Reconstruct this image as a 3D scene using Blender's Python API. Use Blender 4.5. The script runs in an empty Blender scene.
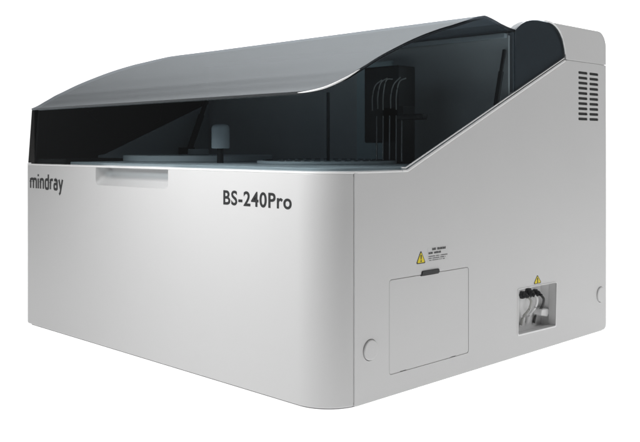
import bpy, bmesh, math, random
import numpy as np
from mathutils import Vector, Matrix

random.seed(7)
C = bpy.context.scene.collection
SC = bpy.context.scene

# ------------------------------------------------------------------ camera
TH = math.radians(45.005)
PITCH = math.radians(0.0)
FPX = 874.0
FW = Vector((-math.sin(TH), math.cos(TH), 0.0))
RT = Vector((math.cos(TH), math.sin(TH), 0.0))
CAM = Vector((0.67206, -0.68603, 0.29488))
cd = bpy.data.cameras.new('camera')
cam = bpy.data.objects.new('camera', cd)
C.objects.link(cam)
cam.location = CAM
cam.rotation_euler = (math.pi / 2 - PITCH, 0, TH)
cd.sensor_width = 36.0
cd.lens = FPX / 640 * 36
cd.shift_y = -(221 - 146.4) / 640
cd.clip_start = 0.01
cd.clip_end = 200
SC.camera = cam

# ------------------------------------------------------------------ world, studio lamps and added fills
w = bpy.data.worlds.new('World')
SC.world = w
w.use_nodes = True
w.node_tree.nodes['Background'].inputs[0].default_value = (1.0, 1.0, 1.0, 1)
w.node_tree.nodes['Background'].inputs[1].default_value = 0.10
SC.view_settings.view_transform = 'Standard'
SC.view_settings.look = 'None'
SC.view_settings.exposure = 0.0
SC.view_settings.gamma = 1.0

MID = Vector((-0.33, 0.30, 0.0))


def area(name, loc, target, sx, sy, power, col=(1, 1, 1), spread=180):
    l = bpy.data.lights.new(name, 'AREA')
    l.shape = 'RECTANGLE'
    l.size, l.size_y = sx, sy
    l.energy = power
    l.color = col
    l.spread = math.radians(spread)
    o = bpy.data.objects.new(name, l)
    C.objects.link(o)
    o.location = loc
    d = Vector(target) - Vector(loc)
    o.rotation_euler = d.to_track_quat('-Z', 'Y').to_euler()
    return o


UNDER_P, BACK_P, KEY_P, TOP_P = 345.0, 275.0, 1.65, 22.0
u = area('added_under_fill', MID + Vector((0, 0, -1.3)), MID, 8.0, 8.0, UNDER_P)  # added lamp, whitens the sheet from below and hides contact shadow
u.rotation_euler = (math.pi, 0, TH)
bk = area('added_back_fill', MID + FW * 3.5 + RT * 1.3 + Vector((0, 0, 1.9)), MID + RT * 1.3 + Vector((0, 0, 1.9)), 5.0, 3.6, BACK_P)  # added lamp, whitens the backdrop and its reflection in the lid
area('key_softbox', (-0.24, -0.43, 0.67), (-0.17, 0.0, 0.36), 0.36, 0.30, KEY_P, spread=95)
area('overhead_softbox', (-0.3, 0.5, 1.9), (-0.3, 0.3, 0.3), 1.2, 1.2, TOP_P)
area('added_side_fill', (1.45, 1.15, 1.0), (0.0, 0.35, 0.2), 0.8, 0.8, 7.0)  # added fill that lifts the right side panel

# ------------------------------------------------------------------ materials


def new_mat(name):
    m = bpy.data.materials.new(name)
    m.use_nodes = True
    nt = m.node_tree
    return m, nt, nt.nodes, nt.links, nt.nodes['Principled BSDF']


def plastic(name, col, rough=0.42, spec=0.5, bump=0.02, bevel=0.0008, scale=900, metallic=0.0):
    m, nt, N, L, p = new_mat(name)
    tc = N.new('ShaderNodeTexCoord')
    n1 = N.new('ShaderNodeTexNoise')
    n1.inputs['Scale'].default_value = scale
    n1.inputs['Detail'].default_value = 2
    L.new(tc.outputs['Object'], n1.inputs['Vector'])
    n2 = N.new('ShaderNodeTexNoise')
    n2.inputs['Scale'].default_value = 7
    n2.inputs['Detail'].default_value = 4
    L.new(tc.outputs['Object'], n2.inputs['Vector'])
    mr = N.new('ShaderNodeMapRange')
    mr.inputs['To Min'].default_value = rough - 0.03
    mr.inputs['To Max'].default_value = rough + 0.03
    L.new(n2.outputs['Fac'], mr.inputs['Value'])
    L.new(mr.outputs['Result'], p.inputs['Roughness'])
    mx = N.new('ShaderNodeMix')
    mx.data_type = 'RGBA'
    mx.inputs['A'].default_value = (*[c * 0.985 for c in col], 1)
    mx.inputs['B'].default_value = (*[min(1, c * 1.015) for c in col], 1)
    L.new(n2.outputs['Fac'], mx.inputs['Factor'])
    L.new(mx.outputs['Result'], p.inputs['Base Color'])
    p.inputs['Specular IOR Level'].default_value = spec
    p.inputs['Metallic'].default_value = metallic
    b = N.new('ShaderNodeBump')
    b.inputs['Strength'].default_value = bump
    b.inputs['Distance'].default_value = 0.0004
    L.new(n1.outputs['Fac'], b.inputs['Height'])
    if bevel > 0:
        bv = N.new('ShaderNodeBevel')
        bv.samples = 6
        bv.inputs['Radius'].default_value = bevel
        L.new(bv.outputs['Normal'], b.inputs['Normal'])
    L.new(b.outputs['Normal'], p.inputs['Normal'])
    return m


def acrylic(name, tint, rough=0.02, ior=1.48, cap=1.0, sheen=(0.94, 0.97, 1.0)):
    m, nt, N, L, p = new_mat(name)
    N.remove(p)
    tr = N.new('ShaderNodeBsdfTransparent')
    tr.inputs['Color'].default_value = (*tint, 1)
    gl = N.new('ShaderNodeBsdfGlossy')
    gl.inputs['Roughness'].default_value = rough
    gl.inputs['Color'].default_value = (*sheen, 1)
    fr = N.new('ShaderNodeFresnel')
    fr.inputs['IOR'].default_value = ior
    ge = N.new('ShaderNodeNewGeometry')
    inv = N.new('ShaderNodeMath')
    inv.operation = 'SUBTRACT'
    inv.inputs[0].default_value = 1.0
    L.new(ge.outputs['Backfacing'], inv.inputs[1])
    mu = N.new('ShaderNodeMath')
    mu.operation = 'MULTIPLY'
    mn = N.new('ShaderNodeMath')
    mn.operation = 'MINIMUM'
    mn.inputs[1].default_value = cap
    L.new(fr.outputs['Fac'], mn.inputs[0])
    L.new(mn.outputs['Value'], mu.inputs[0])
    L.new(inv.outputs['Value'], mu.inputs[1])
    ms = N.new('ShaderNodeMixShader')
    L.new(mu.outputs['Value'], ms.inputs['Fac'])
    L.new(tr.outputs['BSDF'], ms.inputs[1])
    L.new(gl.outputs['BSDF'], ms.inputs[2])
    L.new(ms.outputs['Shader'], N['Material Output'].inputs['Surface'])
    return m


M = {}
M['white'] = plastic('white_plastic', (0.59, 0.59, 0.59), 0.40)
M['panel'] = plastic('side_plastic', (0.60, 0.60, 0.60), 0.40)
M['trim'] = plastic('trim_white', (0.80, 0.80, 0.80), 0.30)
M['base'] = plastic('gap_shade', (0.16, 0.16, 0.16), 0.6)
M['black'] = plastic('black_plastic', (0.008, 0.008, 0.008), 0.4, spec=0.22, bevel=0.0006)
M['cavity'] = plastic('cavity_black', (0.012, 0.012, 0.012), 0.7, bevel=0)
M['ink'] = plastic('print_ink', (0.014, 0.015, 0.016), 0.5, bevel=0)
M['inkgrey'] = plastic('print_ink_grey', (0.06, 0.06, 0.06), 0.5, bevel=0)
M['yellow'] = plastic('warning_yellow', (0.75, 0.60, 0.0), 0.45, bevel=0)
M['label'] = plastic('label_film', (0.585, 0.585, 0.585), 0.38, bevel=0)
M['deck'] = plastic('deck_plastic', (0.68, 0.71, 0.73), 0.45)
M['inner'] = plastic('inner_wall', (0.52, 0.55, 0.57), 0.5)
M['rear'] = plastic('rear_wall', (0.66, 0.66, 0.66), 0.5)
M['teal'] = plastic('inner_screen', (0.56, 0.66, 0.68), 0.4)
M['darkpart'] = plastic('dark_mechanism', (0.012, 0.013, 0.015), 0.4)
M['cappart'] = plastic('arm_cover', (0.55, 0.59, 0.62), 0.4)
M['tube'] = plastic('clear_tubing', (0.40, 0.40, 0.38), 0.25, bevel=0)
M['strut'] = plastic('dark_grey_metal', (0.05, 0.05, 0.055), 0.4)
M['steel'] = plastic('steel', (0.55, 0.55, 0.56), 0.25, metallic=1.0, bevel=0)
M['port'] = plastic('port_liner', (0.80, 0.80, 0.80), 0.45)
M['backing'] = plastic('window_backing', (0.22, 0.24, 0.26), 0.5, bevel=0)
M['smoke'] = acrylic('smoked_acrylic', (0.755, 0.795, 0.81))
M['lid'] = acrylic('smoked_lid_acrylic', (0.16, 0.175, 0.19), rough=0.14, ior=1.50, cap=0.156, sheen=(0.90, 0.955, 1.0))

m, nt, N, L, p = new_mat('backdrop_sheet')
N.remove(p)
tr = N.new('ShaderNodeBsdfTranslucent')
tr.inputs['Color'].default_value = (0.85, 0.85, 0.85, 1)
df = N.new('ShaderNodeBsdfDiffuse')
df.inputs['Color'].default_value = (0.85, 0.85, 0.85, 1)
ms = N.new('ShaderNodeMixShader')
ms.inputs['Fac'].default_value = 0.25
L.new(tr.outputs[0], ms.inputs[1])
L.new(df.outputs[0], ms.inputs[2])
L.new(ms.outputs[0], N['Material Output'].inputs['Surface'])
M['backdrop'] = m

# ------------------------------------------------------------------ helpers


def tag(o, label=None, cat=None, kind=None, group=None):
    if label: o['label'] = label
    if cat: o['category'] = cat
    if kind: o['kind'] = kind
    if group: o['group'] = group
    return o


def weighted_normals(me, deg):
    """smooth shading in which big flat faces keep their own normal"""
    for pl in me.polygons:
        pl.use_smooth = True
    me.set_sharp_from_angle(angle=math.radians(deg))
    cosd = math.cos(math.radians(deg))
    nrm = [pl.normal.copy() for pl in me.polygons]
    ar = [pl.area for pl in me.polygons]
    at = {}
    for pl in me.polygons:
        for vi in pl.vertices:
            at.setdefault(vi, []).append(pl.index)
    out = [None] * len(me.loops)
    for pl in me.polygons:
        n0 = nrm[pl.index]
        for li in pl.loop_indices:
            acc = Vector((0, 0, 0))
            for fi in at[me.loops[li].vertex_index]:
                if nrm[fi].dot(n0) >= cosd:
                    acc += nrm[fi] * ar[fi]
            out[li] = acc.normalized() if acc.length > 1e-20 else n0
    me.normals_split_custom_set(out)


def link(name, me, mat, parent=None, smooth=35):
    if mat is not None:
        me.materials.clear()
        me.materials.append(mat)
    o = bpy.data.objects.new(name, me)
    C.objects.link(o)
    if parent is not None:
        o.parent = parent
    if smooth:
        weighted_normals(me, smooth)
    return o


def mesh_data(verts, faces):
    me = bpy.data.meshes.new('m')
    me.from_pydata([tuple(v) for v in verts], [], faces)
    bm = bmesh.new()
    bm.from_mesh(me)
    bmesh.ops.recalc_face_normals(bm, faces=bm.faces)
    bm.to_mesh(me)
    bm.free()
    return me


def join_data(parts):
    V, Fc = [], []
    for v, f in parts:
        o = len(V)
        V += [tuple(q) for q in v]
        Fc += [[i + o for i in g] for g in f]
    return mesh_data(V, Fc)


def prism(outline, axis, a, b):
    """extrude a closed 2D outline along an axis: 'x' -> (y,z), 'y' -> (x,z), 'z' -> (x,y)"""
    n = len(outline)

    def p3(q, t):
        if axis == 'x': return (t, q[0], q[1])
        if axis == 'y': return (q[0], t, q[1])
        return (q[0], q[1], t)
    v = [p3(q, a) for q in outline] + [p3(q, b) for q in outline]
    f = [list(range(n)), [n + i for i in range(n)][::-1]]
    for i in range(n):
        j = (i + 1) % n
        f.append([i, j, n + j, n + i])
    return v, f


def box(x0, x1, y0, y1, z0, z1):
    return prism([(x0, y0), (x1, y0), (x1, y1), (x0, y1)], 'z', z0, z1)


def fillet(poly, radii, seg=8):
    """round the corners of a closed polygon"""
    out = []
    n = len(poly)
    for i in range(n):
        p0, p1, p2 = Vector(poly[i - 1]), Vector(poly[i]), Vector(poly[(i + 1) % n])
        r = radii[i] if isinstance(radii, (list, tuple)) else radii
        if r <= 0:
            out.append(tuple(p1)); continue
        a = (p0 - p1).normalized(); b = (p2 - p1).normalized()
        ang = a.angle(b)
        d = min(r / math.tan(ang / 2), 0.49 * (p0 - p1).length, 0.49 * (p2 - p1).length)
        s, e = p1 + a * d, p1 + b * d
        for k in range(seg + 1):
            t = k / seg
            # quadratic blend with arc-like weight
            wgt = math.sin(ang / 2)
            den = (1 - t) ** 2 + 2 * wgt * t * (1 - t) + t * t
            q = (s * (1 - t) ** 2 + p1 * 2 * wgt * t * (1 - t) + e * t * t) / den
            out.append((q.x, q.y))
    return out


def circle(cx, cy, r, n=32):
    return [(cx + r * math.cos(2 * math.pi * i / n), cy + r * math.sin(2 * math.pi * i / n)) for i in range(n)]


def boolean(me, cutters):
    o = bpy.data.objects.new('tmp', me)
    C.objects.link(o)
    cs = []
    for c in cutters:
        q = bpy.data.objects.new('cut', c)
        C.objects.link(q)
        md = o.modifiers.new('b', 'BOOLEAN')
        md.operation = 'DIFFERENCE'
        md.solver = 'EXACT'
        md.object = q
        cs.append(q)
    bpy.context.view_layer.update()
    dg = bpy.context.evaluated_depsgraph_get()
    res = bpy.data.meshes.new_from_object(o.evaluated_get(dg))
    for q in cs + [o]:
        bpy.data.objects.remove(q)
    return res


def bevel(me, width, seg=3, angle=40):
    o = bpy.data.objects.new('tmp', me)
    C.objects.link(o)
    md = o.modifiers.new('b', 'BEVEL')
    md.width = width
    md.segments = seg
    md.limit_method = 'ANGLE'
    md.angle_limit = math.radians(angle)
    md.harden_normals = False
    bpy.context.view_layer.update()
    dg = bpy.context.evaluated_depsgraph_get()
    res = bpy.data.meshes.new_from_object(o.evaluated_get(dg))
    bpy.data.objects.remove(o)
    return res


def solidify(me, t, offset=-1):
    o = bpy.data.objects.new('tmp', me)
    C.objects.link(o)
    md = o.modifiers.new('s', 'SOLIDIFY')
    md.thickness = t
    md.offset = offset
    md.use_even_offset = True
    bpy.context.view_layer.update()
    dg = bpy.context.evaluated_depsgraph_get()
    res = bpy.data.meshes.new_from_object(o.evaluated_get(dg))
    bpy.data.objects.remove(o)
    return res


def tube(path, r, n=10):
    pts = [Vector(p) for p in path]
    v, f = [], []
    for i, q in enumerate(pts):
        t = (pts[min(i + 1, len(pts) - 1)] - pts[max(i - 1, 0)]).normalized()
        ref = Vector((0, 0, 1)) if abs(t.z) < 0.9 else Vector((1, 0, 0))
        a = t.cross(ref).normalized()
        b = t.cross(a)
        rr = r[i] if isinstance(r, (list, tuple)) else r
        for k in range(n):
            an = 2 * math.pi * k / n
            v.append(q + a * rr * math.cos(an) + b * rr * math.sin(an))
    for i in range(len(pts) - 1):
        for k in range(n):
            k2 = (k + 1) % n
            f.append([i * n + k, i * n + k2, (i + 1) * n + k2, (i + 1) * n + k])
    f.append(list(range(n)))
    f.append([(len(pts) - 1) * n + k for k in range(n)][::-1])
    return v, f


def smooth_path(pts, n=8):
    """Catmull-Rom through the points"""
    P = [Vector(p) for p in pts]
    P = [P[0] * 2 - P[1]] + P + [P[-1] * 2 - P[-2]]
    out = []
    for i in range(1, len(P) - 2):
        for k in range(n):
            t = k / n
            a, b, c, d = P[i - 1], P[i], P[i + 1], P[i + 2]
            out.append(0.5 * ((2 * b) + (c - a) * t + (2 * a - 5 * b + 4 * c - d) * t * t + (3 * b - a - 3 * c + d) * t ** 3))
    out.append(P[-2])
    return out


# ------------------------------------------------------------------ setting: the seamless white table
def build_backdrop():
    prof = [(-0.95, 0.0), (-0.5, 0.0), (0.0, 0.0), (1.4, 0.0)]
    R = 0.9
    for k in range(1, 17):
        a = math.pi / 2 * k / 16
        prof.append((1.4 + R * math.sin(a), R - R * math.cos(a)))
    prof.append((1.4 + R, 3.4))
    v, f = [], []
    us = [-3.6, -1.2, 1.2, 3.6]
    for (a, z) in prof:
        for uu in us:
            q = MID + RT * uu + FW * a
            v.append((q.x, q.y, z - 0.0015))
    k = len(us)
    for i in range(len(prof) - 1):
        for j in range(k - 1):
            f.append([i * k + j, i * k + j + 1, (i + 1) * k + j + 1, (i + 1) * k + j])
    o = link('backdrop', mesh_data(v, f), M['backdrop'], None, 40)
    tag(o, kind='structure')


build_backdrop()

# ------------------------------------------------------------------ the analyser
W, D = 0.706, 0.640
RC = 0.050          # front right corner radius
RL = 0.003          # front left corner radius
ZT = 0.2645         # top of the front cover
Z0 = 0.0002
ZF = -0.0015         # table top level
SEAM_Y = 0.041
BEND_Y = 0.137
APEX = (0.5125, 0.4245)

root = bpy.data.objects.new('chemistry_analyzer', None)
C.objects.link(root)
root.location = (0, 0, 0)
tag(root, 'white benchtop laboratory analyzer with a smoked hood standing alone on the white table', 'lab analyzer')

# lid profile (y, z), front edge to hinge valley
LP = np.array([(0, .3572), (.010, .3615), (.0294, .3725), (.0451, .3815), (.057, .3872), (.0854, .4010), (.1146, .4134), (.1547, .4289),
               (.1964, .4425), (.2287, .4515), (.2525, .4585), (.280, .4665), (.298, .4704)])


LPM = np.gradient(LP[:, 1], LP[:, 0])
LPM = np.convolve(np.pad(LPM, 1, mode='edge'), [0.25, 0.5, 0.25], mode='valid')


def zlid(y):
    if y <= .298:
        i = min(max(int(np.searchsorted(LP[:, 0], y)) - 1, 0), len(LP) - 2)
        h = LP[i + 1, 0] - LP[i, 0]
        t = (y - LP[i, 0]) / h
        m0, m1 = LPM[i] * h, LPM[i + 1] * h
        return float((2 * t ** 3 - 3 * t * t + 1) * LP[i, 1] + (t ** 3 - 2 * t * t + t) * m0 + (3 * t * t - 2 * t ** 3) * LP[i + 1, 1] + (t ** 3 - t * t) * m1)
    return float(np.interp(y, [.298, .303, .315, .3267, .34, .3537, .365, .3727], [.4704, .4702, .4683, .4659, .4628, .4603, .459, .4586]))


def diag(y):
    if y <= BEND_Y: return ZT
    return ZT + (y - BEND_Y) * (APEX[1] - ZT) / (APEX[0] - BEND_Y)


def plan_path(inset=0.0, y_left=SEAM_Y, y_right=SEAM_Y, nl=8, nr=28):
    """plan outline from the left side round the front to the right side"""
    pts = [(-W + inset, y_left)]
    c = (-W + RL, RL)
    r = max(RL - inset, 0.0005)
    if inset >= RL:
        pts.append((-W + inset, inset))
    else:
        for k in range(nl + 1):
            a = math.pi + (math.pi / 2) * k / nl
            pts.append((c[0] + r * math.cos(a), c[1] + r * math.sin(a)))
    c = (-RC, RC)
    r = RC - inset
    for k in range(nr + 1):
        a = 1.5 * math.pi + (math.pi / 2) * k / nr
        q = (c[0] + r * math.cos(a), c[1] + r * math.sin(a))
        if q[1] < y_right - 1e-4:
            pts.append(q)
    # end point at y_right
    if y_right < RC:
        x = -RC + math.sqrt(max(r * r - (RC - y_right) ** 2, 0))
    else:
        x = -inset
    pts.append((x, y_right))
    return pts


# ---- front cover with the scooped handle
outer = plan_path(0.0)
inner = plan_path(0.046)
me = mesh_data(*prism(outer + inner[::-1], 'z', Z0, ZT))
me = bevel(me, 0.0028, 3, 50)
# handle scoop: side profile (y,z) swept along x with rounded lower corners
def scoop():
    x0, x1 = -0.488, -0.303
    zb = 0.2375
    nx = 40
    prof = [(-0.012, -0.009), (0.0, 0.0), (0.006, 0.0040), (0.012, 0.0085), (0.0180, 0.0125), (0.0225, 0.0160), (0.0250, 0.0200), (0.0260, 0.040), (-0.012, 0.040)]
    v, f = [], []
    xs = []
    for i in range(nx + 1):
        xs.append(x0 + (x1 - x0) * (0.5 - 0.5 * math.cos(math.pi * i / nx)))
    np_ = len(prof)
    for x in xs:
        e = min(x - x0, x1 - x)
        rr = 0.008
        lift = 0.0 if e > rr else rr - math.sqrt(max(rr * rr - (rr - e) ** 2, 0))
        # left end slopes inwards
        for (y, z) in prof:
            v.append((x, y, zb + min(z + lift, 0.0405) if z < 0.04 else zb + 0.040 + 0.001))
    for i in range(nx):
        for k in range(np_ - 1):
            f.append([i * np_ + k, i * np_ + k + 1, (i + 1) * np_ + k + 1, (i + 1) * np_ + k])
        f.append([i * np_ + np_ - 1, i * np_, (i + 1) * np_, (i + 1) * np_ + np_ - 1])
    f.append(list(range(np_)))
    f.append([nx * np_ + k for k in range(np_)][::-1])
    return mesh_data(v, f)


cr = 0.009
corner = [(-W - 0.01, Z0 - 0.01), (-W + cr, Z0 - 0.01), (-W + cr, Z0)] + [(-W + cr - cr * math.sin(math.pi / 2 * k / 8), Z0 + cr - cr * math.cos(math.pi / 2 * k / 8)) for k in range(1, 9)] + [(-W - 0.01, Z0 + cr)]
me = boolean(me, [scoop(), mesh_data(*prism(corner, 'y', -0.05, 0.10))])
front = link('front_cover', me, M['white'], root, 30)
tag(front, 'pale front cover with a scooped hand grip under the hood')

# ---- right side panel
side_outline = fillet([(SEAM_Y + 0.0004, Z0), (D, Z0), (D, 0.4255), (APEX[0], 0.4255), (APEX[0], APEX[1]), (BEND_Y, ZT), (SEAM_Y + 0.0004, ZT)],
                      [0, 0.009, 0.0, 0.0, 0.0, 0.012, 0], 8)
PT = 0.012
me = mesh_data(*prism(side_outline, 'x', -PT, 0.0))
me = bevel(me, 0.0028, 3, 15)
cutters = []
# access door opening
DOOR = (0.1015, 0.2615, 0.0247, 0.1372)


def rrect(y0, y1, z0, z1, r, seg=6):
    return fillet([(y0, z0), (y1, z0), (y1, z1), (y0, z1)], r, seg)


cutters.append(mesh_data(*prism(rrect(*DOOR, 0.004), 'x', -0.05, 0.05)))
# fluid port opening
PORT = [(0.3795, 0.0303), (0.4812, 0.0283), (0.4842, 0.0924), (0.3790, 0.0937)]
cutters.append(mesh_data(*prism(fillet(PORT, 0.002, 3), 'x', -0.05, 0.05)))
# vent slots
slots = []
for c in range(2):
    for r in range(10):
        y0 = 0.5500 + c * 0.0350
        z0 = 0.4110 - r * 0.00795 - 0.0040
        slots.append(prism(rrect(y0, y0 + 0.0285, z0, z0 + 0.0042, 0.0017, 4), 'x', -0.05, 0.05))
cutters.append(join_data(slots))
# recess round the two screw caps
CAPS = [(0.0680, 0.0600), (0.6205, 0.0580)]
for c in CAPS:
    cutters.append(mesh_data(*prism(circle(*c, 0.0126, 40), 'x', -0.0022, 0.05)))
me = boolean(me, cutters)
side = link('side_panel', me, M['panel'], root, 30)
tag(side, 'right side panel with a sloping top edge, vents, hatch and port')

link('seam_strip', mesh_data(*box(-PT + 0.001, -0.0015, 0.0391, 0.0465, Z0 + 0.004, ZT - 0.004)), M['panel'], side)
link('seam_strip', mesh_data(*box(-PT + 0.001, -0.0013, 0.518, D - 0.004, 0.418, 0.4285)), M['panel'], side)
# black box filling the slots, painted in for the shade inside them
g = link('vent_dark_fill', mesh_data(*box(-0.040, -0.0010, 0.54, 0.625, 0.325, 0.417)), M['cavity'], side)

# caps
for c in CAPS:
    cc = circle(*c, 0.0118, 40)
    me = bevel(mesh_data(*prism(cc, 'x', -0.006, 0.0022)), 0.0013, 3, 50)
    link('screw_cap', me, M['panel'], side, 40)

# access door
dz = rrect(DOOR[0] + 0.0006, DOOR[1] - 0.0005, DOOR[2] + 0.00025, DOOR[3] - 0.0006, 0.0036)
me = bevel(mesh_data(*prism(dz, 'x', -0.006, -0.0002)), 0.0005, 2, 50)
notch = mesh_data(*prism(fillet([(0.1600, 0.1445), (0.1600, 0.1352), (0.1985, 0.1352), (0.1985, 0.1445)], [0, 0.002, 0.002, 0], 4), 'x', -0.05, 0.05))
hinge = [prism([(y, 0.020), (y + 0.011, 0.020), (y + 0.011, 0.02575), (y, 0.02575)], 'x', -0.05, 0.05) for y in (0.122, 0.222)]
me = boolean(me, [notch, join_data(hinge)])
door = link('access_door', me, M['panel'], root, 30)
tag(door, 'square service hatch with a dark finger notch')
link('finger_notch', bevel(mesh_data(*box(-0.0095, -0.0065, 0.155, 0.203, 0.128, 0.1368)), 0.0006), M['cavity'], door)
link('door_backing', mesh_data(*box(-0.016, -PT - 0.0006, 0.095, 0.268, 0.018, 0.144)), M['cavity'], root)
# raised dark tab standing in for the notch's dark recess
me = bevel(mesh_data(*prism(fillet([(0.1612, 0.1364), (0.1980, 0.1364), (0.1965, 0.1414), (0.1635, 0.1414)], 0.0014, 4), 'x', -0.001, 0.0016)), 0.0006)
link('notch_dark_tab', me, M['ink'], door)

# ---- fluid port box with its fittings
y0, y1, z0, z1, dp = 0.3770, 0.4850, 0.0262, 0.0960, 0.027
t = 0.003
pb = [box(-dp - t, -dp, y0 - t, y1 + t, z0 - t, z1 + t),
      box(-dp, -PT, y0 - t, y0, z0, z1), box(-dp, -PT, y1, y1 + t, z0, z1),
      box(-dp, -PT, y0 - t, y1 + t, z0 - t, z0), box(-dp, -PT, y0 - t, y1 + t, z1, z1 + t)]
port = link('fluid_port', join_data(pb), M['port'], root, 30)
tag(port, 'square recess holding dark hose fittings')
rim = []
ro = fillet([(PORT[0][0] - .0016, PORT[0][1] - .0022), (PORT[1][0] + .0016, PORT[1][1] - .0022), (PORT[2][0] + .0010, PORT[2][1] + .0010), (PORT[3][0] - .0010, PORT[3][1] + .0010)], 0.003, 4)
me = mesh_data(*prism(ro, 'x', -0.0008, 0.0007))
me = boolean(me, [mesh_data(*prism(fillet(PORT, 0.002, 3), 'x', -0.05, 0.05))])
link('port_rim', me, M['trim'], port, 30)
fit = []
for i, (y, z, k, hm) in enumerate([(0.4310, 0.0770, 0.75, 'tube'), (0.4475, 0.0775, 1.0, 'trim'), (0.4660, 0.0755, 0.8, 'inkgrey')]):
    parts = [tube([(-dp, y, z), (-dp + 0.004, y, z)], 0.0082 * k, 6),
             tube([(-dp + 0.004, y, z), (-dp + 0.007, y, z), (-dp + 0.009, y, z - 0.0008)], [0.0056 * k, 0.0056 * k, 0.0044 * k], 14),
             tube([(-dp + 0.009, y, z - 0.0008), (-dp + 0.0135, y, z - 0.0022)], [0.0030 * k, 0.0025 * k], 12)]
    o = link('hose_fitting', join_data(parts), M['darkpart'], port, 35)
    link('hose', join_data([tube(smooth_path([(-dp + 0.012, y, z - 0.002), (-dp + 0.016, y + 0.001, z - 0.008), (-dp + 0.012, y + 0.002, z - 0.020), (-dp + 0.004, y - 0.001, z - 0.032), (-dp + 0.002, y - 0.004, z - 0.044)]), 0.0019, 8)]), M[hm], o)
me = bevel(mesh_data(*prism(fillet([(0.4610, 0.0440), (0.4800, 0.0400), (0.4848, 0.0440), (0.4848, 0.0520), (0.4640, 0.0535)], 0.004, 5), 'x', -dp, -dp + 0.015)), 0.002)
link('drain_plug', me, M['trim'], port)

# ---- rear cap (top rear housing)
arc = [(0.5125, 0.4265), (0.5122, 0.4340), (0.5105, 0.4415), (0.5075, 0.4500), (0.5032, 0.4580), (0.4975, 0.4650), (0.4915, 0.4700), (0.4840, 0.4742), (0.4760, 0.4770), (0.4673, 0.4785)]
rearround = fillet([(0.4673, 0.4787), (D, 0.4785), (D, 0.4265)], [0, 0.044, 0], 14)[1:]
capB = arc + rearround
me = bevel(mesh_data(*prism(capB, 'x', -W, 0.0)), 0.0040, 4, 35)
cap = link('rear_housing', me, M['panel'], root, 30)
tag(cap, 'rounded rear top housing behind the hood')
fair = [(0.3745, 0.4300), (0.3750, 0.4578), (0.380, 0.4622), (0.389, 0.4672), (0.402, 0.4725), (0.418, 0.4762), (0.4377, 0.4782), (0.47, 0.4780), (0.50, 0.4550), (0.505, 0.4300)]
link('housing_fairing', bevel(mesh_data(*prism(fair, 'x', -W + 0.002, -0.0125)), 0.002, 3, 40), M['panel'], cap, 30)

# dark quarter window in front of the housing arc
qw = [(0.3737, diag(0.3737) + 0.0060), (0.3737, 0.4580), (0.380, 0.4625), (0.389, 0.4677), (0.402, 0.4730), (0.418, 0.4768), (0.4377, 0.4788), (0.4640, 0.4786)]
qa = [(a - 0.0014, b - 0.0008) for a, b in arc[::-1][1:]]
qa[-1] = (0.5085, diag(0.5085) + 0.0060)
qo = qw + qa
M['quarter'] = acrylic('smoked_quarter', (0.58, 0.61, 0.63))
link('window_backing', mesh_data(*prism([(a, b - 0.0004) for a, b in qo], 'x', -0.0122, -0.0042)), M['backing'], root, 30)
qwin = link('quarter_window', bevel(mesh_data(*prism(qo, 'x', -0.0036, -0.0004)), 0.0003, 2, 40), M['quarter'], root, 30)

# light window trim along the slope and the arc
tp = []
for q in plan_path(0.0010, 0.03, BEND_Y - 0.004)[1:]:
    tp.append((q[0], q[1], ZT + 0.0006))
sd = Vector((0, APEX[0] - BEND_Y, APEX[1] - ZT)).normalized()
sn = Vector((0, -sd.z, sd.y))


def slope_line(off, x, lead):
    a = Vector((x, BEND_Y - lead, ZT)) + sn * off
    b = Vector((x, APEX[0] - 0.002, APEX[1] - 0.0009)) + sn * off
    return [(x, BEND_Y - lead - 0.010, ZT + off)] + [tuple(a.lerp(b, k / 8)) for k in range(9)]


lip = slope_line(0.0010, -0.0008, 0.001)
bead = slope_line(0.0049, -0.0012, 0.002)
arc3 = [(-0.0004, a - 0.0011, b) for a, b in arc[1:]] + [(-0.0004, 0.4520, 0.4789)]
trim = link('window_trim', join_data([tube(lip, 0.0018, 8), tube(bead, 0.0010, 8), tube(arc3, [0.0013] * 9 + [0.0009, 0.0004, 0.0003][:len(arc3) - 9], 8)]), M['trim'], root, 60)
link('sill_highlight', join_data([tube(tp, 0.0015, 8)]), M['trim'], root, 60)  # pale strip added as the highlight on the cover's top bevel

# ---- left, rear and bottom shell
left_outline = [(y, z) for y, z in side_outline]
link('side_panel', bevel(mesh_data(*prism(fillet([(SEAM_Y + 0.0004, Z0), (D, Z0), (D, 0.4255), (APEX[0], 0.4255), APEX, (BEND_Y, ZT), (SEAM_Y + 0.0004, ZT)], [0, .009, 0, 0, 0, .012, 0]), 'x', -W, -W + 0.006)), 0.002), M['panel'], root, 30)
link('rear_panel', mesh_data(*box(-W + 0.0065, -PT - 0.0005, D - 0.008, D - 0.001, Z0, 0.426)), M['panel'], root)
bo = fillet([(-W + 0.006, 0.003), (-0.0035, 0.0035), (-0.0035, D - 0.003), (-W + 0.006, D - 0.006)], [0.006, 0.047, 0.006, 0.006], 14)
link('gap_shade_strip', mesh_data(*prism(bo, 'z', ZF, Z0 + 0.002)), M['base'], root)  # dark strip added for the shaded gap under the body

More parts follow.
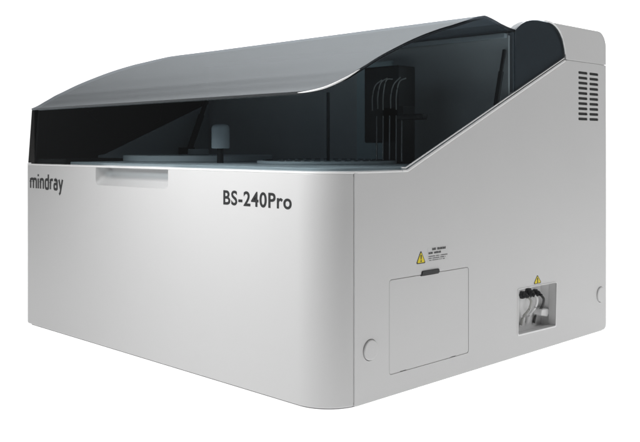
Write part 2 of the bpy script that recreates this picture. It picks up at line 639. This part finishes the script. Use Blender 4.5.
# ---- hood: lid + windows
TAPER = 0.013
ys = sorted(set([round(v, 4) for v in list(np.linspace(0, RC, 22)) + list(np.linspace(RC, 0.298, 34)) + list(np.linspace(0.298, 0.3727, 14)) + [0.001, 0.0003]]))
NU = 24
v, f = [], []
for y in ys:
    xr = -RC + math.sqrt(max(RC * RC - (RC - min(y, RC)) ** 2, 0))
    xl = -W + TAPER + RL - math.sqrt(max(RL * RL - (RL - min(y, RL)) ** 2, 0))
    for k in range(NU + 1):
        x = xl + (xr - xl) * k / NU
        sag = 0.0024 * min(1.0, max(0.0, (-x - 0.10) / 0.5)) * min(1.0, max(0.0, (y - 0.20) / 0.09)) ** 2
        v.append((x, y, zlid(y) - sag))
for i in range(len(ys) - 1):
    for k in range(NU):
        a = i * (NU + 1) + k
        f.append([a, a + 1, a + NU + 2, a + NU + 1])
me = mesh_data(v, f)
me = solidify(me, 0.004, -1 if me.polygons[len(me.polygons) // 2].normal.z > 0 else 1)
me = bevel(me, 0.0012, 2, 50)
hood = link('hood', me, M['lid'], root, 35)
tag(hood, 'smoked curved hood, glossy grey on top')

pp = [q for q in plan_path(0.0008, RL, RC, 6, 40) if q[0] > -W + 0.03]
pp = [(-W + 0.0243, 0.0008)] + pp
pts = pp + [(-0.0008, y) for y in np.linspace(RC, 0.3727, 60)[1:]]
v, f = [], []
NV = 10
for (x, y) in pts:
    zb = diag(y) + (0.0030 if y < BEND_Y else 0.0030 + 0.0030 * min(1, (y - BEND_Y) / 0.01))
    zt = zlid(max(y, 0)) - 0.0030
    for k in range(NV + 1):
        v.append((x, y, zb + (zt - zb) * k / NV))
for i in range(len(pts) - 1):
    for k in range(NV):
        a = i * (NV + 1) + k
        f.append([a, a + 1, a + NV + 2, a + NV + 1])
me = mesh_data(v, f)
mid = me.polygons[len(me.polygons) // 4]
me = solidify(me, 0.003, -1 if (mid.normal.y < 0 or mid.normal.x > 0) else 1)
hw = link('hood_window', me, M['smoke'], hood, 35)
# opaque black left cheek of the hood
lo = [(y, zlid(y) - 0.0045) for y in np.linspace(0.372, 0.0085, 30)] + [(0.0085, ZT + 0.003)] + [(y, diag(y) + 0.002) for y in np.linspace(BEND_Y, 0.372, 8)]
def lean(me):
    for q in me.vertices:
        q.co.x += TAPER * min(1.0, max(0.0, (q.co.z - ZT - 0.003) / 0.088))
    return me


link('hood_cheek', lean(mesh_data(*prism(lo, 'x', -W + 0.0008, -W + 0.004))), M['black'], hood)

cp = [(-W + 0.0008, 0.030)] + [q for q in plan_path(0.0008, RL, RC, 8, 40) if q[0] < -W + RL - 0.0003] + [(-W + RL, 0.0008)]
ci = [(-W + 0.024, 0.0008), (-W + 0.024, 0.0040), (-W + 0.0055, 0.0044), (-W + 0.0042, 0.0085), (-W + 0.0042, 0.030)]
link('hood_corner', lean(mesh_data(*prism(cp + ci, 'z', ZT + 0.003, 0.3545))), M['black'], hood, 40)
# pale tapered strip painting a highlight where the lid turns the corner
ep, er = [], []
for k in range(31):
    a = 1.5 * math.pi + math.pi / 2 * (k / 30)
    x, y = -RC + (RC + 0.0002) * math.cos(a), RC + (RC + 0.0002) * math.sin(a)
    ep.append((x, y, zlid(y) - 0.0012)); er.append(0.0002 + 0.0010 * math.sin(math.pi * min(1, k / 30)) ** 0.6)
link('lid_highlight', join_data([tube(ep, er, 8)]), M['trim'], hood, 60)

# ---- interior seen through the smoke
dk = [(-W + 0.0205, 0.366), (-W + 0.0205, 0.0125)] + [(-RC + 0.0425 * math.sin(math.pi / 2 * k / 16), RC + 0.005 - 0.0425 * math.cos(math.pi / 2 * k / 16)) for k in range(17)] + [(-0.0075, 0.366)]
deck = link('deck', bevel(mesh_data(*prism(dk, 'z', ZT + 0.0007, 0.2705)), 0.0012), M['deck'], root)
link('deck_end_cover', bevel(mesh_data(*box(-W + 0.0046, -0.585, 0.0047, 0.122, ZT + 0.0004, 0.2752)), 0.001), M['black'], root)
lin = [(0.1225, 0.2707), (0.1225, 0.2790)] + [(y, diag(y) + 0.017) for y in np.linspace(BEND_Y, 0.3655, 6)] + [(0.3655, 0.2707)]
link('inner_liner', bevel(mesh_data(*prism(lin, 'x', -W + 0.0178, -W + 0.0215)), 0.001), M['inner'], root)
link('inner_rear_wall', mesh_data(*box(-W + 0.0065, -0.0075, 0.3665, 0.3705, 0.262, 0.4505)), M['rear'], root)
link('housing_core', mesh_data(*box(-W + 0.0068, -0.0130, 0.3712, 0.60, 0.270, 0.4255)), M['rear'], root)
link('hinge_beam', bevel(mesh_data(*box(-W + 0.013, -0.0085, 0.358, 0.366, 0.4465, 0.4535)), 0.0015), M['inner'], root)
# sample arm: rounded cover on a slim column
arm_x, arm_y = -0.341, 0.12
armc = link('sample_arm', join_data([tube([(arm_x, arm_y, z) for z in (0.2918, 0.2921, 0.2932, 0.3205, 0.3240, 0.3262, 0.3274, 0.3276)], [0.0115, 0.0126, 0.0133, 0.0133, 0.0126, 0.0105, 0.0065, 0.0005], 28)]), M['cappart'], root, 40)
link('arm_column', join_data([tube([(arm_x - 0.002, arm_y + 0.001, 0.2705), (arm_x - 0.002, arm_y + 0.001, 0.2925)], 0.0048, 20)]), M['darkpart'], armc)
# gas struts on both sides of the hood
for sgn, a, b in ((0, (-0.668, 0.306, 0.290), (-0.668, 0.352, 0.398)), (1, (-0.030, 0.360, 0.349), (-0.030, 0.3655, 0.440))):
    A, B = Vector(a), Vector(b)
    if sgn:
        B = Vector((-0.0115, 0.3630, 0.4300)); A = Vector((-0.0115, 0.3420, 0.3520))
    st = link('gas_strut', join_data([tube([A, A.lerp(B, 0.6)], 0.0058 - 0.0021 * sgn, 14), tube([A.lerp(B, 0.58), B], 0.0042 - 0.0015 * sgn, 12)]), M['darkpart'], hood)
    if not sgn:
        link('strut_bracket', bevel(mesh_data(*box(A.x - 0.006, A.x + 0.006, A.y - 0.022, A.y + 0.008, A.z - 0.018, A.z + 0.003)), 0.001), M['darkpart'], st)
# reaction disc and covers on the deck
def disc(cx, cy, r, z, h, n=64):
    return prism(circle(cx, cy, r, n), 'z', z, z + h)
d = link('reagent_disc', bevel(mesh_data(*disc(-0.52, 0.215, 0.125, 0.2705, 0.010)), 0.002), M['deck'], root, 30)
link('disc_knob', bevel(mesh_data(*disc(-0.52, 0.215, 0.018, 0.2805, 0.010)), 0.002), M['inner'], d, 30)
d2 = link('reaction_disc', bevel(mesh_data(*disc(-0.205, 0.205, 0.10, 0.2705, 0.0045)), 0.0015), M['inner'], root, 30)
ring = []
for k in range(40):
    a = 2 * math.pi * k / 40
    ring.append(box(-0.205 + 0.088 * math.cos(a) - 0.003, -0.205 + 0.088 * math.cos(a) + 0.003, 0.205 + 0.088 * math.sin(a) - 0.003, 0.205 + 0.088 * math.sin(a) + 0.003, 0.275, 0.2758))
link('cuvette_ring', join_data(ring), M['darkpart'], d2, 30)
# slim dark pillar and the pale screen beside it
link('support_pillar', bevel(mesh_data(*box(-0.2005, -0.1970, 0.199, 0.203, 0.275, 0.372)), 0.0008), M['strut'], root)
link('inner_screen', mesh_data(*box(-0.262, -0.190, 0.330, 0.334, 0.2705, 0.425)), M['teal'], root)
# wash station: black carriage, needles and looping tubes
ws = link('wash_station', bevel(join_data([box(-0.185, -0.120, 0.262, 0.300, 0.300, 0.4095), box(-0.150, -0.112, 0.262, 0.290, 0.2705, 0.352), box(-0.105, -0.060, 0.240, 0.252, 0.331, 0.339)]), 0.002), M['darkpart'], root)
for k, x in enumerate((-0.150, -0.138, -0.126, -0.114, -0.104)):
    link('wash_needle', join_data([tube([(x, 0.25, 0.274), (x, 0.25, 0.338)], 0.0011, 8)]), M['steel'], ws)
for k, x in enumerate((-0.152, -0.142, -0.132, -0.118, -0.108)):
    link('wash_tube', join_data([tube(smooth_path([(x - 0.006, 0.25, 0.346 + 0.002 * (k % 2)), (x - 0.004, 0.248, 0.366), (x + 0.004, 0.245, 0.381 + 0.003 * (k % 3)), (x + 0.012, 0.25, 0.389 + 0.002 * (k % 2))]), 0.0009, 8)]), M['tube'], ws)

# ------------------------------------------------------------------ lettering


def stroke_letters(glyphs, x0, z0, y, scale, wd, name, mat, parent):
    """flat lettering from thick polylines; glyphs = list of (advance, [polylines])"""
    parts = []
    x = x0
    lift = 0
    for adv, lines in glyphs:
        for ln in lines:
            P = [Vector((x + a * scale[0], z0 + b * scale[1])) for a, b in ln]
            lpts, rpts = [], []
            for i, q in enumerate(P):
                t = (P[min(i + 1, len(P) - 1)] - P[max(i - 1, 0)])
                t.normalize()
                n = Vector((-t.y, t.x)) * wd / 2
                k = 1.0
                if 0 < i < len(P) - 1:
                    t1 = (P[i] - P[i - 1]).normalized()
                    c = max(0.55, t.dot(t1))
                    k = 1 / c
                lpts.append(q + n * k); rpts.append(q - n * k)
            # slab per segment
            lift += 1
            dy = 0.00022 + 0.000006 * (lift % 9)
            nP = len(P)
            vv = [(q.x, y - dy, q.y) for q in lpts] + [(q.x, y - dy, q.y) for q in rpts]
            vv += [(q.x, y + 0.0002, q.y) for q in lpts] + [(q.x, y + 0.0002, q.y) for q in rpts]
            ff = []
            for i in range(nP - 1):
                ff.append([i, i + 1, nP + i + 1, nP + i])
                ff.append([i, 2 * nP + i, 2 * nP + i + 1, i + 1])
                ff.append([nP + i, nP + i + 1, 3 * nP + i + 1, 3 * nP + i])
            ff.append([0, nP, 3 * nP, 2 * nP])
            ff.append([nP - 1, 3 * nP - 1, 4 * nP - 1, 2 * nP - 1])
            parts.append((vv, ff))
        x += adv * scale[0]
    return link(name, join_data(parts), mat, parent, 0)


def bow(cx, cy, rx, ry, a0, a1, n=12, p=1.0):
    out = []
    for k in range(n + 1):
        a = math.radians(a0 + (a1 - a0) * k / n)
        c, s = math.cos(a), math.sin(a)
        c = math.copysign(abs(c) ** p, c); s = math.copysign(abs(s) ** p, s)
        out.append((cx + rx * c, cy + ry * s))
    return out


SQ = 0.6
hump = lambda x: [(x, 0.62)] + bow(x + .30, 0.62, .30, .30, 180, 0, 10, SQ)[0:] + [(x + .60, 0.0)]
g_m = (1.62, [[(0.10, 0), (0.10, 0.98)], [(0.10, .62)] + bow(.40, .62, .30, .30, 180, 0, 10, SQ) + [(.70, 0)], [(0.70, .62)] + bow(1.0, .62, .30, .30, 180, 0, 10, SQ) + [(1.30, 0)]])
g_i = (0.46, [[(0.10, 0), (0.10, 0.98)], [(0.10, 1.20), (0.10, 1.40)]])
g_n = (1.02, [[(0.10, 0), (0.10, 0.98)], [(0.10, .62)] + bow(.40, .62, .30, .30, 180, 0, 10, SQ) + [(.70, 0)]])
g_d = (1.02, [[(0.70, 0), (0.70, 1.42)], [(0.70, .92), (.42, .92)] + bow(.40, .48, .30, .44, 90, 270, 14, SQ) + [(.70, .04)]])
g_r = (0.72, [[(0.10, 0), (0.10, 0.98)], [(0.10, .60)] + bow(.42, .60, .32, .32, 180, 90, 8, SQ) + [(.60, .92)]])
g_a = (1.00, [[(0.14, .92), (.42, .92)] + bow(.40, .64, .30, .28, 90, 0, 8, SQ) + [(.70, 0)], [(0.70, .54), (.42, .54)] + bow(.40, .29, .28, .25, 90, 270, 12, SQ) + [(.70, .04)]])
g_y = (1.00, [[(0.06, 0.98), (.40, 0.06)], [(.76, .98), (.30, -0.30), (.12, -.42)]])
stroke_letters([g_m, g_i, g_n, g_d, g_r, g_a, g_y], -0.6948, 0.2260, 0.0, (0.0163, 0.0166), 0.0043, 'brand_lettering', M['ink'], front)


def text_mesh(txt, x0, x1, z0, z1, y, off, name, mat, parent):
    cu = bpy.data.curves.new('t', 'FONT')
    cu.body = txt
    cu.size = 1.0
    cu.offset = off
    cu.resolution_u = 6
    cu.space_character = 1.10
    cu.extrude = 0.01
    o = bpy.data.objects.new('t', cu)
    C.objects.link(o)
    bpy.context.view_layer.update()
    me = bpy.data.meshes.new_from_object(o.evaluated_get(bpy.context.evaluated_depsgraph_get()))
    bpy.data.objects.remove(o)
    xs = [q.co.x for q in me.vertices]; zs = [q.co.y for q in me.vertices]
    ax, bx, az, bz = min(xs), max(xs), min(zs), max(zs)
    for q in me.vertices:
        px = x0 + (q.co.x - ax) / (bx - ax) * (x1 - x0)
        pz = z0 + (q.co.y - az) / (bz - az) * (z1 - z0)
        q.co = (px, y - 0.00025 if q.co.z > 0 else y + 0.0002, pz)
    return link(name, me, mat, parent, 0)


text_mesh('BS-240Pro', -0.1846, -0.0600, 0.2222, 0.2405, 0.0, 0.021, 'model_lettering', M['ink'], front)


# ---- warning labels on the side panel
def triangle_label(cy, zb, wdt, h, name):
    tri = fillet([(cy - wdt / 2, zb), (cy + wdt / 2, zb), (cy, zb + h)], [wdt * .07] * 3, 4)
    o = link(name, mesh_data(*prism(tri, 'x', -0.0001, 0.00025)), M['ink'], side, 0)
    tag(o, 'yellow triangular warning sticker')
    s = 0.80
    cz = zb + h * 0.36
    tri2 = [(cy + (a - cy) * s, cz + (b - cz) * s) for a, b in tri]
    link('yellow_field', mesh_data(*prism(tri2, 'x', 0.0001, 0.00042)), M['yellow'], o, 0)
    b = wdt * 0.055
    mark = [prism(fillet([(cy - b * 1.15, zb + h * .66), (cy - b * .6, zb + h * .30), (cy + b * .6, zb + h * .30), (cy + b * 1.15, zb + h * .66)], b * .4, 3), 'x', 0.0002, 0.0006),
            prism(circle(cy, zb + h * .19, b * 1.1, 12), 'x', 0.0002, 0.0006)]
    link('exclamation_mark', join_data(mark), M['ink'], o, 0)
    return o


triangle_label(0.1612, 0.1508, 0.0190, 0.0165, 'warning_triangle')
triangle_label(0.4308, 0.0962, 0.0225, 0.0130, 'warning_triangle')
film = link('warning_text_label', mesh_data(*prism(rrect(0.1745, 0.2165, 0.1508, 0.1690, 0.001, 3), 'x', -0.0001, 0.00015)), M['label'], side, 0)
tag(film, 'small printed caution label, too small to read')
rows = [(0.1652, 0.0031, 0.1835, 0.2110, 1), (0.1609, 0.0027, 0.1762, 0.2030, 1), (0.1574, 0.0013, 0.1762, 0.2150, 0), (0.1549, 0.0013, 0.1762, 0.2130, 0), (0.1526, 0.0011, 0.1762, 0.2090, 0)]
bold, thin = [], []
for z, h, ya, yb, b in rows:
    y = ya
    while y < yb:
        wl = random.uniform(0.0010, 0.0019) if b else random.uniform(0.0005, 0.0011)
        if random.random() > 0.14:
            (bold if b else thin).append(prism([(y, z), (y + wl, z), (y + wl, z + h * random.choice((1, .8))), (y, z + h)], 'x', 0.0001, 0.00025))
        y += wl + (0.0004 if b else 0.00035)
link('bold_print', join_data(bold), M['ink'], film, 0)
link('fine_print', join_data(thin), M['inkgrey'], film, 0)
